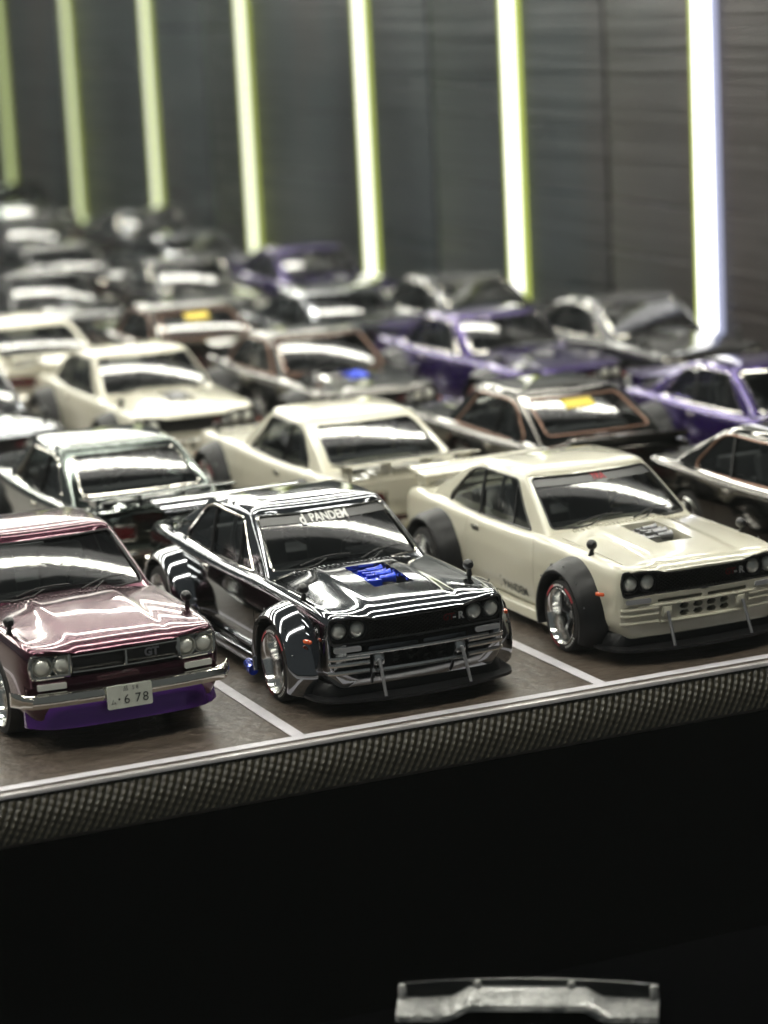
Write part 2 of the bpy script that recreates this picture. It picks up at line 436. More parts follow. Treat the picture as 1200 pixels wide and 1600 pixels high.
# sun strip on the windscreen
V, F = [], []
for i in range(17):
    x = -.56+1.12*i/16
    for z in (1.165, 1.22): xx = x*(1.0 if z < 1.2 else .985); V.append(fn_ws(xx, z, .009))
F = [(2*i, 2*i+2, 2*i+3, 2*i+1) for i in range(16)]
part('wide', 'sun_strip', mesh('sun_strip', V, F, 60), 'sunstrip', tag='strip')
def on_ws(cx, cz, o=.004): return lambda u, v: fn_ws(cx+u, cz+v*.88, o)
V, F = text_geo('PANDEM', .085, on_ws(.03, 1.187), bold=.0025)
for a in (text_geo('d', .105, on_ws(-.205, 1.183), bold=.003),):
    o = len(V); V += a[0]; F += [tuple(i+o for i in f) for f in a[1]]
part('wide', 'windscreen_lettering', mesh('ws_text', V, F, 0, False), 'white_mark', tag='pandem_glass')
V, F = text_geo('TRA', .070, on_ws(.03, 1.198), bold=.002)
part('wide', 'windscreen_lettering', mesh('ws_text_red', V, F, 0, False), 'red_mark', tag='tra_glass')
V, F = text_geo('KYOTO', .032, on_ws(.04, 1.158))
part('wide', 'windscreen_lettering', mesh('ws_text_small', V, F, 0, False), 'white_mark', tag='tra_glass')
# yellow note on a rear window
V, F = [], []
for x in (-.17, -.05, .07, .17):
    for z in (1.12, 1.19): V.append(fn_rw(x, z, .006))
part('stock', 'window_sticker', mesh('st', V, [(0, 2, 3, 1), (2, 4, 5, 3), (4, 6, 7, 5)], 60), 'yellow', tag='sticker')
part('wide', 'window_sticker', mesh('st', V, [(0, 2, 3, 1), (2, 4, 5, 3), (4, 6, 7, 5)], 60), 'yellow', tag='sticker')
# wipers
for x0, x1 in ((-.42, .02), (.10, .50)):
    pts = [fn_ws(x0+(x1-x0)*t, .895+.04*t+.02*math.sin(math.pi*t), -.016) for t in np.linspace(0, 1, 9)]
    arm = [fn_ws(x0-.06, .868, -.01), fn_ws(x0+.1*(1), .88, -.034), fn_ws(x0+(x1-x0)*.5, .918, -.034)]
    part(BOTH, 'wiper', G().tube(pts, .0075, 5).tube(arm, .007, 5), 'trim_black')
# cowl vent louvres
g = G()
for i in range(26):
    x = -.50+i*.04; y = y_ws(x, .86)-.055
    g.box((x, y, hood_z(x, y)+.004), (.018, .045, .010), .002)
part(BOTH, 'cowl_vent', g, 'paint')
# interior
g = G().box((0, 2.4, .44), (1.18, 1.8, .03))
part(BOTH, 'cabin_floor', g, 'interior')
def seat():
    g = G().box((0, 0, .56), (.42, .44, .16), .05)
    g.box((0, .27, .82), (.40, .12, .44), .05, Matrix.Rotation(-.25, 3, 'X'))
    g.box((0, .36, 1.07), (.22, .08, .12), .03); return g.done('seat')
sm = seat()
for x in (-.30, .30): part(BOTH, 'seat', sm, 'seat', loc=(x, 2.25, 0))
part(BOTH, 'rear_bench', G().box((0, 3.0, .60), (1.05, .4, .2), .05).box((0, 3.2, .78), (1.05, .1, .3), .04), 'seat')
part(BOTH, 'dashboard', G().box((0, 1.62, .80), (1.16, .22, .15), .05).box((.30, 1.70, .88), (.36, .14, .07), .03), 'interior')
P = [(.30+.15*math.cos(a), 1.86-.04*math.sin(a), .87+.15*math.sin(a)) for a in np.linspace(0, 2*math.pi, 25)[:-1]]
part(BOTH, 'steering_wheel', G().tube(P, .014, 6, closed=True).box((.30, 1.86, .87), (.28, .02, .03)).tube([(.30, 1.72, .82), (.30, 1.86, .87)], .02, 6), 'interior')
part('wide', 'roll_cage', G().tube([(-.53, 2.62, .5), (-.53, 2.62, .95), (-.46, 2.60, 1.20), (.46, 2.60, 1.20), (.53, 2.62, .95), (.53, 2.62, .5)], .02, 8)
     .tube([(-.45, 2.62, 1.15), (.45, 2.64, .6)], .016, 8), 'dull_metal')
# grille: backing, mesh
part(BOTH, 'grille_backing', G().prism([(-.72, .33), (.72, .33), (.72, .75), (-.72, .75)], 1, .112, .118), 'grille_black')
def in_gr(x, z):
    n = len(GR); c = False; j = n-1
    for i in range(n):
        xi, zi = GR[i]; xj, zj = GR[j]
        if (zi > z) != (zj > z) and x < (xj-xi)*(z-zi)/(zj-zi)+xi: c = not c
        j = i
    return c
def diag(step, r, x0=-.40, x1=.40, ylev=.075):
    g = G()
    for sgn in (-1, 1):
        for k in np.arange(-1.6, 1.6, step):
            run = []
            for t in np.linspace(.54, .78, 60):
                x = k+sgn*(t-.65)*1.5
                if x0 < x < x1 and in_gr(x, t): run.append((x, ylev+.03*(x/.7)**2+sgn*.002, t))
            if len(run) > 3: g.tube([run[0], run[len(run)//2], run[-1]], r, 4)
    return g
part('wide', 'grille', diag(.042, .0045), 'mesh_black')
part('wide', 'grille_frame', G().tube([(p[0], nose_y(p[0]*.99, p[1])+.008, p[1]) for p in GR], .011, 6, closed=True), 'trim_black')
# headlights
def lamp():
    g = G().lathe([(.03, .001), (.03, .05), (.0, .066), (-.012, .075), (-.012, .080), (.03, .082)], (0, 0, 0), 'y', 28)
    l = G().lathe([(-.032, .001), (-.030, .018), (-.024, .036), (-.010, .052), (.004, .062)], (0, 0, 0), 'y', 28)
    return g.done('bezel'), l.done('lens')
bz, ln = lamp()
for x in (-.645, -.495, .495, .645):
    yy = .062 + .03*(x/.7)**2
    part('wide', 'headlight', ln, 'lens', loc=(x, yy, .655), key='hl%f' % x)
    part('wide', 'headlight_ring', bz, 'trim_black', parent='hl%f' % x)
    part('stock', 'headlight', ln, 'lens', loc=(x*.985+(.0), yy-.022, .655), key='hl%f' % x)
    part('stock', 'headlight_ring', bz, 'chrome', parent='hl%f' % x)
def badge(cx, size, z, s, y):
    return lambda u, v: (cx+u, y+.02*(cx/.7)**2, z+v)
V, F = text_geo('GT', .07, badge(.265, 0, .645, 0, .055), bold=.003, shear=.15)
part('wide', 'grille_badge', mesh('gt', V, F, 0, False), 'badge_red')
V, F = text_geo('R', .075, badge(.375, 0, .645, 0, .055), bold=.004)
V2, F2 = text_geo('-', .085, badge(.318, 0, .645, 0, .055), bold=.003); o = len(V); V += V2; F += [tuple(i+o for i in f) for f in F2]
part('wide', 'grille_badge', mesh('r', V, F, 0, False), 'white_mark')
# lower fascia: marker lamps, ribs, brackets
for s in (-1, 1):
    P = rpoly([(-.11, -.02), (.11, -.02), (.11, .02), (-.11, .02)], .02)
    cx = s*.595
    part('wide', 'marker_lamp', mesh('ml', *(lambda g: (g.V, g.F))(G().prism([(p[0], p[1]) for p in P], 1, -.012, .03)), 35), 'marker_grey', loc=(cx, nose_y(cx, .515)-.0, .515), rz=s*.11)
    for z in (.445, .395, .33):
        pts = [(s*x, nose_y(s*x, z)+.003, z) for x in np.linspace(.42, .735, 8)]
        part('wide', 'bumper_rib', G().tube(pts, .019, 8), 'rib')
    part('wide', 'tow_bracket', G().box((s*.345, nose_y(.345, .40)-.004, .405), (.085, .04, .09), .015), 'rib')
    part('wide', 'splitter_rod', G().tube([(s*.35, nose_y(.35, .41)-.03, .41), (s*.36, -.105, .15)], .0135, 10), 'dull_metal')
pts = [(x, nose_y(x, .465)+.002, .465) for x in np.linspace(-.60, .60, 15)]
part('wide', 'bumper_rib', G().tube(pts, .014, 8), 'rib')
pts = [(x, nose_y(x, .325)+.004, .32) for x in np.linspace(-.40, .40, 13)]
part('wide', 'bumper_rib', G().tube(pts, .019, 8), 'rib')
# splitter and chin
SP = rpoly([(-.86, .40), (-.86, .20), (-.78, .03), (-.42, -.09), (0, -.13), (.42, -.09), (.78, .03), (.86, .20), (.86, .40)], [.02, .1, .12, .2, .2, .2, .12, .1, .02], 5)
part('wide', 'splitter', G().prism(SP, 2, .115, .138), 'flare_black')
CH = []
for (x, y) in rpoly([(-.80, .42), (-.80, .26), (-.72, .12), (0, .055), (.72, .12), (.80, .26), (.80, .42)], [.02, .1, .1, .3, .1, .1, .02], 5): CH.append((x, y))
g = G(); n = len(CH)
g.add([(x, y, .137) for x, y in CH]+[(x*.985, y+.0, .19) for x, y in CH]+[(x*.955, y+.02, .235) for x, y in CH],
      [tuple(range(n))[::-1], tuple(range(2*n, 3*n))]+[(k*n+i, k*n+(i+1) % n, (k+1)*n+(i+1) % n, (k+1)*n+i) for k in range(2) for i in range(n)])
part('wide', 'chin_spoiler', g, 'flare_black')
# flares
def flare(yc, xo, r0, a0, a1, s, inner, big=0.):
    prof = [(.755, inner+.085+big), (.80, inner+.078+big), (xo-.055, inner+.06+big*.4), (xo-.015, inner+.04), (xo, inner+.022), (xo, inner), (xo-.02, inner-.008), (.74, inner-.004)]
    V, F = [], []; N = 33; m_ = len(prof)
    for k in range(N):
        a = math.radians(a0+(a1-a0)*k/(N-1))
        # the flare runs out lower towards the sill
        for x, r in prof: V.append((s*x, yc-r*math.cos(a), WZ+r*math.sin(a)))
    for k in range(N-1):
        F += [(k*m_+i, k*m_+(i+1) % m_, (k+1)*m_+(i+1) % m_, (k+1)*m_+i) for i in range(m_)]
    F += [tuple(range(m_)), tuple(range((N-1)*m_, N*m_))[::-1]]
    return G().add(V, F)
for s in (-1, 1):
    part('wide', 'front_fender_flare', flare(YF, .965, .3, -24, 200, s, .365, .03), 'flare', key='ff%d' % s)
    part('wide', 'rear_fender_flare', flare(YR, .995, .3, -20, 205, s, .370, .015), 'flare', key='rf%d' % s)
    rv = G().lathe([(.004, .001), (.004, .006), (0, .009), (-.004, .009)], (0, 0, 0), 'x', 8).done('rivet')
    for k, a in enumerate(range(20, 175, 30)):
        aa = math.radians(a); r = .365+.07
        part('wide', 'rivet', rv, 'dull_metal', parent='ff%d' % s, loc=(s*.93, YF-r*math.cos(aa), WZ+r*math.sin(aa)))
    part('wide', 'side_marker', G().box((s*.845, .235, .575), (.03, .085, .032), .012, Matrix.Rotation(-s*.35, 3, 'Z')), 'indicator')
    # fender mirrors
    mx, my = s*.715, .60
    z0 = hood_z(mx, my)
    part(BOTH, 'fender_mirror', G().tube([(mx, my, z0-.01), (mx, my-.01, z0+.03), (mx-s*.005, my-.02, z0+.055)], [.028, .018, .016], 8)
         .lathe([(-.045, .001), (-.04, .022), (-.018, .038), (.012, .043), (.026, .040), (.028, .001)], (mx-s*.005, my-.01, z0+.082), 'y', 16), 'mirror')
    # door handle, skirt
    hx = side_x(2.6, .72)
    part(BOTH, 'door_handle', G().box((s*(hx+.006), 2.60, .725), (.02, .15, .03), .008).box((s*(hx-.0), 2.60, .70), (.012, .13, .03), .004), 'handle')
    part('wide', 'side_skirt', G().prism(rpoly([(.745, .10), (.835, .105), (.82, .19), (.745, .20)], .012), 1, 1.12, 2.95) if s > 0 else
         G().prism(rpoly([(-.745, .10), (-.835, .105), (-.82, .19), (-.745, .20)], .012), 1, 1.12, 2.95), 'paint')
    # C pillar emblem
    bx = x_side(3.40, .92)
    part(BOTH, 'pillar_emblem', G().lathe([(.0, .03), (.012, .03), (.014, .024), (.010, .018), (.012, .001)], (s*(bx-.03), 3.385, .93), 'x', 18, sgn=s), 'chrome')
# side-exit exhaust seen below the door
part('wide', 'side_exhaust', G().tube([(-.70, 1.75, .11), (-.86, 1.55, .11), (-.89, 1.36, .11)], .035, 10).lathe([(0, .036), (.0, .045), (.05, .045), (.05, .03), (.0, .03)], (-.888, 1.34, .11), 'y', 12), 'engine', tag='exhaust')
# door lettering
def on_door(y0, z0): return lambda u, v: (-(side_x(y0-u, z0+v)+.0025), y0-u, z0+v)
V, F = text_geo('PANDEM', .115, on_door(1.86, .30), bold=.003)
part('wide', 'door_lettering', mesh('dt', V, F, 0, False), 'ink', tag='door_text')
V, F = text_geo('/', .15, on_door(2.145, .31), bold=.003)
part('wide', 'door_lettering', mesh('dt2', V, F, 0, False), 'ink', tag='door_text')
# engine in the hood opening
part('wide', 'engine_bay', G().box((.035, .84, .755), (.335, .61, .02)), 'engine_black')
g = G().box((-.03, .93, .80), (.13, .36, .10), .02)
part('wide', 'engine_block', g, 'engine', key='eng')
for i in range(4):
    y = .80+i*.086
    part('wide', 'intake_trumpet', G().lathe([(0, .03), (.06, .03), (.115, .036), (.13, .046), (.132, .040), (.10, .026), (.10, .001)], (.02, y, .835+.012*(i % 2)), 'x', 12), 'engine', parent='eng')
    if i < 3: part('wide', 'rocker_bolt', G().box((-.035, y+.04, .862), (.075, .038, .03), .008), 'engine', parent='eng')
# wheels
def tyre():
    return G().lathe([(-.125, .232), (-.135, .25), (-.130, .285), (-.105, .302), (.105, .302), (.130, .285), (.135, .25), (.125, .232)], (0, 0, 0), 'x', 48)
def rim():
    return G().lathe([(.128, .232), (.138, .238), (.142, .230), (.132, .222), (.11, .212), (.03, .196), (-.02, .188), (-.02, .03), (-.12, .03), (-.12, .232)], (0, 0, 0), 'x', 48)
ty, rm = tyre().done('tyre'), rim().done('rim')
def spokes():
    g = G()
    for k in range(8):
        a = 2*math.pi*k/8
        g.box((.0, .11*math.cos(a), .11*math.sin(a)), (.03, .17, .036), .008, Matrix.Rotation(a, 3, 'X'))
    return g
def hub(): return G().lathe([(.04, .001), (.04, .025), (.03, .034), (-.02, .036)], (0, 0, 0), 'x', 20)
spm, hbm = spokes().done('spokes'), hub().done('hub')
def arc_mark(a0, a1, r0, r1, n=10):
    V = []; F = []
    for k in range(n+1):
        a = math.radians(a0+(a1-a0)*k/n)
        for r in (r0, r1): V.append((.1375-(.004 if r > .26 else 0), r*math.cos(a), r*math.sin(a)))
    return mesh('mark', V, [(2*k, 2*k+2, 2*k+3, 2*k+1) for k in range(n)], 0, False)
rmk = [arc_mark(35, 70, .252, .272), arc_mark(115, 150, .252, .272), arc_mark(225, 262, .252, .272)]
wl = []
for k in range(7): wl.append(arc_mark(150+k*6, 154+k*6, .250, .268, 2))
V, F = [], []
for me in [arc_mark(b+k*6.5, b+k*6.5+4, .250, .268, 2) for b in (285, 78) for k in range(7)]:
    o = len(V); V += [tuple(v.co) for v in me.vertices]; F += [tuple(i+o for i in p.vertices) for p in me.polygons]
wmk = mesh('tyre_lettering', V, F, 0, False)
for s in (-1, 1):
    for y, xo in ((YF, .80), (YR, .845)):
        k = 'w%d%d' % (s, y*10)
        for kind, xx in (('wide', xo), ('stock', .655)):
            part(kind, 'wheel', ty, 'rubber', loc=(s*xx, y, WZ), rz=0 if s > 0 else math.pi, key=k)
        part(BOTH, 'rim', rm, 'polished', parent=k)
        part(BOTH, 'wheel_spokes', spm, 'spoke', parent=k)
        part(BOTH, 'wheel_hub', hbm, 'dull_metal', parent=k)
        if y == YF:
            for a in rmk: part('wide', 'tyre_stripe', a, 'red_mark', parent=k)
            part('wide', 'tyre_lettering', wmk, 'white_mark', parent=k)
# tail
for s in (-1, 1):
    part(BOTH, 'tail_lamp', G().box((s*.50, 4.205, .66), (.40, .05, .13), .02), 'tail_red', key='tl%d' % s)
    part(BOTH, 'tail_lamp_frame', G().tube([(s*.50+dx, 4.235-.02*(abs(s*.5+dx)/.75)**2, .66+dz) for dx, dz in rpoly([(-.21, -.075), (.21, -.075), (.21, .075), (-.21, .075)], .02, 2)], .010, 6, closed=True), 'chrome', parent='tl%d' % s)
part(BOTH, 'rear_bumper', G().tube([(x, 4.27-.06*(x/.8)**2, .46) for x in np.linspace(-.80, .80, 17)], .05, 8), 'chrome')
part('wide', 'rear_spoiler', G().prism(rpoly([(3.86, .950), (4.20, .985), (4.26, 1.00), (4.26, 1.012), (4.18, 1.006), (3.86, .966)], .006, 2), 0, -.70, .70), 'paint', key='sp')
for x in (-.62, -.21, .21, .62): part('wide', 'spoiler_stand', G().prism([(3.95, .85), (4.16, .85), (4.16, .985), (3.95, .958)], 0, x-.016, x+.016), 'paint', parent='sp')
part('stock', 'rear_spoiler', G().prism(rpoly([(3.90, .865), (4.16, .93), (4.25, .955), (4.25, .935), (4.18, .86)], .01, 2), 0, -.66, .66), 'paint')
for s in (-1, 1):
    P = rpoly([(s*.05, 3.80), (s*.48, 3.80), (s*.48, 3.87), (s*.05, 3.87)], .012, 2)
    part(BOTH, 'deck_vent', G().prism(P if s > 0 else P[::-1], 2, .80, hood_z(.25, 3.835)+.004), 'trim_black')
# stock front: chrome bezels, grille bars, bumper, lip, plate
for s in (-1, 1):
    P = rpoly([(s*.43, .575), (s*.715, .575), (s*.725, .66), (s*.705, .738), (s*.43, .738)], .022, 3)
    part('stock', 'headlight_surround', G().tube([(p[0], .030+.05*(p[0]/.75)**2, p[1]) for p in P], .018, 8, closed=True), 'chrome')
    part('stock', 'headlight_plate', G().prism([(s*.44, .585), (s*.70, .585), (s*.70, .73), (s*.44, .73)], 1, .085, .11), 'dull_metal')
    P = rpoly([(-.11, -.022), (.11, -.022), (.11, .022), (-.11, .022)], .008)
    part('stock', 'marker_lamp', G().prism(P, 1, -.02, .03), 'marker_white', loc=(s*.575, nose_y(.575, .505), .505), rz=s*.10)
    part('stock', 'grille_panel', G().prism([(s*.02, .595), (s*.41, .595), (s*.41, .71), (s*.02, .71)], 1, .06, .07), 'grille_black', key='gp%d' % s)
for z in (.712, .592):
    part('stock', 'grille_bar', G().tube([(x, nose_y(x, .66)+.012, z) for x in np.linspace(-.41, .41, 9)], .010, 6), 'chrome')
part('stock', 'grille_bar', G().tube([(0, nose_y(0, .66)+.008, .59), (0, nose_y(0, .66)+.008, .715)], .014, 6), 'chrome')
V, F = text_geo('GT', .085, badge(.215, 0, .652, 0, .045), bold=.004)
part('stock', 'grille_badge', mesh('gt2', V, F, 0, False), 'dull_metal')
BP = []
for x in np.linspace(-.86, .86, 33):
    t = max(0, abs(x)-.74)/.12
    BP.append((x, -.045+.05*(x/.75)**2+.16*t**1.6))
g = G(); prof = [(0, -.055), (-.026, -.048), (-.040, -.02), (-.042, .012), (-.030, .042), (-.008, .055), (.02, .055), (.02, -.055)]
V, F = [], []
for (x, y) in BP:
    for d, z in prof: V.append((x, y+d, .415+z))
mm_ = len(prof)
for i in range(len(BP)-1): F += [(i*mm_+k, i*mm_+(k+1) % mm_, (i+1)*mm_+(k+1) % mm_, (i+1)*mm_+k) for k in range(mm_)]
F += [tuple(range(mm_)), tuple(range((len(BP)-1)*mm_, len(BP)*mm_))[::-1]]
part('stock', 'front_bumper', G().add(V, F), 'chrome')
LP = [(x, .015+.05*(x/.75)**2+.16*(abs(x)/.75)**8) for x in np.linspace(-.75, .75, 21)]
V, F = [], []; prof = [(.02, .35), (.0, .345), (-.018, .29), (-.022, .235), (-.050, .200), (-.052, .182), (.02, .170)]
for (x, y) in LP:
    for d, z in prof: V.append((x, y+d, z))
for i in range(len(LP)-1): F += [(i*7+k, i*7+(k+1) % 7, (i+1)*7+(k+1) % 7, (i+1)*7+k) for k in range(7)]
F += [tuple(range(7)), tuple(range(20*7, 21*7))[::-1]]
part('stock', 'front_lip', G().add(V, F), 'lip')
part('stock', 'number_plate', G().prism(rpoly([(-.175, .300), (.175, .300), (.175, .475), (-.175, .475)], .014, 3), 1, -.112, -.098), 'plate_white', key='plate', loc=(-.03, 0, 0))
def onp(cx, cz): return lambda u, v: (cx+u, -.114, cz+v)
V, F = [], []
for t, sz, cx, cz in (('6', .10, -.025, .362), ('7', .10, .062, .362), ('8', .10, .122, .362), ('・', .08, -.085, .365), ('ム', .045, -.13, .352), ('品', .042, -.03, .445), ('5 8', .04, .045, .445)):
    a, b = text_geo(t, sz, onp(cx, cz)); o = len(V); V += a; F += [tuple(i+o for i in f) for f in b]
part('stock', 'plate_number', mesh('pl', V, F, 0, False), 'ink', parent='plate')

YC = LEN/2
def empty(name, loc, rz=0.):
    e = bpy.data.objects.new(name, None); COL.objects.link(e); e.empty_display_size = .01
    e.location = Vector(loc)*K; e.rotation_euler = (0, 0, rz); e.scale = (K, K, K); return e
def car(kind, x, ynose, faces, label, mats, tags=(), rz=0., z=0., skip=()):
    """ynose: the end nearest the viewer; faces: 1 = nose to the viewer, -1 = tail to the viewer"""
    if ynose > 5: rz += random.uniform(-.022, .022)
    root = empty('miniature_car', (x, ynose+YC, z), rz+(0 if faces > 0 else math.pi))
    root['label'] = label; root['category'] = 'model car'; root['group'] = 'miniature coupes parked in rows on the display floor'
    mm = dict(paint='white_paint', wtrim='trim_black', flare='flare_black', handle='chrome', engine='engine_grey', spoke='spoke_grey', lip='lip_purple', mirror='trim_black')
    mm.update(mats); mm['lip'] = mats.get('lip', mm['paint'] if mm['paint'] != 'purple_paint' else 'lip_purple'); mm.setdefault('rib', mm['paint']); done = {}
    for p in PARTS[kind]:
        if p['tag'] and p['tag'] not in tags: continue
        if p['name'] in skip: continue
        o = bpy.data.objects.new(p['name'], p['me']); COL.objects.link(o)
        o.material_slots[0].link = 'OBJECT'; o.material_slots[0].material = M[mm.get(p['mat'], p['mat'])]
        if p['parent']: o.parent = done[p['parent']]; o.location = p['loc']
        else: o.parent = root; o.location = (p['loc'][0], p['loc'][1]-YC, p['loc'][2])
        o.rotation_euler = (0, 0, p['rz'])
        if p['key']: done[p['key']] = o
    return root

# ------------------------------------------------------------------ the setting
def single(name, g, m, label=None, cat=None, kind=None, group=None, smooth=30):
    me = g.done(name, smooth); me.materials.append(m)
    for v in me.vertices: v.co *= K
    o = bpy.data.objects.new(name, me); COL.objects.link(o)
    if label: o['label'] = label
    if cat: o['category'] = cat
    if kind: o['kind'] = kind
    if group: o['group'] = group
    return o
m_floor = noise_bump(mat('parking_mat', (.055, .041, .031), .40, spec=.4), 700, .35, .0006, .06, (.105, .083, .066), 8)
m_line = noise_bump(mat('line_white', (.62, .60, .64), .45), 500, .05, .0003, .05, (.56, .54, .58))
YE = .60
floor = single('floor', G().box((0, YE+.03+45, -.25), (90, 90, .5)), m_floor, kind='structure')
def line(x0, x1, y0, y1, z=.006):
    o = single('parking_line', G().box(((x0+x1)/2, (y0+y1)/2, z/2+.001), (x1-x0, y1-y0, z)), m_line); o.parent = floor
line(-14, 9.9, .70, .80)
for k in range(-3, 5):
    x = -1.155+2.56*k+.0
    line(x-.05, x+.05, .801, 5.6)
# carbon trim along the front edge
def carbon(name, light):
    m = bpy.data.materials.new(name); m.use_nodes = True; nt = m.node_tree; b = nt.nodes['Principled BSDF']
    tc = nt.nodes.new('ShaderNodeTexCoord'); mp = nt.nodes.new('ShaderNodeMapping')
    nt.links.new(tc.outputs['Object'], mp.inputs['Vector']); mp.inputs['Scale'].default_value = (64, 64, 64)
    sx = nt.nodes.new('ShaderNodeSeparateXYZ'); nt.links.new(mp.outputs[0], sx.inputs[0])
    def math_(op, a, b_=None, c=None):
        n = nt.nodes.new('ShaderNodeMath'); n.operation = op
        for i, v in enumerate((a, b_, c)):
            if v is None: continue
            if isinstance(v, (int, float)): n.inputs[i].default_value = v
            else: nt.links.new(v, n.inputs[i])
        return n.outputs[0]
    # 2/2 twill: slanted ribs, each broken into small tows
    rib = math_('PINGPONG', math_('SUBTRACT', math_('MULTIPLY', sx.outputs[0], 1/.030), math_('MULTIPLY', sx.outputs[2], .62/.030)), 1.)
    tow = math_('PINGPONG', math_('ADD', math_('MULTIPLY', sx.outputs[2], 1/.026), math_('MULTIPLY', sx.outputs[0], 1/.08)), 1.)
    h = math_('MULTIPLY', math_('POWER', rib, 1.3), math_('ADD', math_('MULTIPLY', tow, .55), .45))
    cr = nt.nodes.new('ShaderNodeMix'); cr.data_type = 'RGBA'; nt.links.new(h, cr.inputs[0])
    cr.inputs[6].default_value = (.016*light, .014*light, .009*light, 1); cr.inputs[7].default_value = (.072*light, .060*light, .032*light, 1)
    nt.links.new(cr.outputs[2], b.inputs['Base Color'])
    bp = nt.nodes.new('ShaderNodeBump'); bp.inputs['Strength'].default_value = .5; bp.inputs['Distance'].default_value = .0008
    nt.links.new(h, bp.inputs['Height']); nt.links.new(bp.outputs[0], b.inputs['Normal'])
    b.inputs['Roughness'].default_value = .4
    return m
m_carbon = carbon('carbon_weave', 1.)
m_black = noise_bump(mat('shaded_black_board', (.0012, .0012, .0015), 1., spec=.0), 600, .1, .0004)  # near-black colour stands for weave lying in shade below the trim
g = G().prism([(YE+.03, -.004), (YE, .0), (YE-.02, -.03), (YE-.075, -.10), (YE-.11, -.18), (YE-.125, -.25), (YE-.13, -.32), (YE-.09, -.33), (YE+.03, -.33)], 0, -14, 10)
edge = single('edge_trim', g, m_carbon, 'woven carbon strip along the front edge of the display floor', 'trim')
g = G().prism(rpoly([(YE-.035, -.02), (YE-.03, .012), (YE+.028, .012), (YE+.028, -.003), (YE-.01, -.004)], .006, 2), 0, -14, 10)
m_bead = mat('clear_edge_bead', (.55, .52, .52), .15, coat=.6)
bead = single('edge_bead', g, m_bead, 'pale glossy bead on top of the carbon edge strip', 'trim')
front = single('front_panel', G().box((-2, YE+.10, -4.4), (30, .16, 8.0)), m_black, kind='structure')
LZ = -1.17
ledge = single('shelf', G().box((-2, -2.5, LZ-.1), (30, 1.6, .2)), m_black, kind='structure')

# side wall of the case, long dark brushed panel
XW = 10.2
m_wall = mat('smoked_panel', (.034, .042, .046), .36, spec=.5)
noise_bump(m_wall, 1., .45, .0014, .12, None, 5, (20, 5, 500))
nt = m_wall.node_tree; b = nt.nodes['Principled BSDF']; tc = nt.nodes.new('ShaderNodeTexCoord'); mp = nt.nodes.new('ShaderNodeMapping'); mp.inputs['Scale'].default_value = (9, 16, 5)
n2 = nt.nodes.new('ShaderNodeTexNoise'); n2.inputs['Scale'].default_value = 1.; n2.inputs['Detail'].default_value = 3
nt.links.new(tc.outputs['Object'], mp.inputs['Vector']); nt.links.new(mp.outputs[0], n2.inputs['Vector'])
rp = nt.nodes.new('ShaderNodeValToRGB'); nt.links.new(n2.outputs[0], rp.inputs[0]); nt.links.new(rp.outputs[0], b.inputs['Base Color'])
cr_ = rp.color_ramp; cr_.elements[0].position = .30; cr_.elements[0].color = (.014, .017, .020, 1); cr_.elements[1].position = .72; cr_.elements[1].color = (.052, .040, .037, 1)  # blotchy tints in the base colour imitate blurred reflections
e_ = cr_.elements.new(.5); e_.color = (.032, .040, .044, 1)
wall = single('wall', G().box((XW+.25, 40, 5), (.3, 110, 12)), mat('reflection_gap_dark', (.012, .012, .014), .6), kind='structure')
REFLECTION_GAPS = [-15, 4.0, 10.5, 16.42, 22.34, 33., 43., 56., 75., 95.]  # gaps are added; they stand for dark bands reflected in the wall
REFLECTION_GAPS = sorted(REFLECTION_GAPS)
for a, b in zip(REFLECTION_GAPS, REFLECTION_GAPS[1:]):
    o = single('wall_reflection_panel', G().box((XW+.05, (a+b)/2, 5), (.1, b-a-.10, 12), .03), m_wall); o.parent = wall
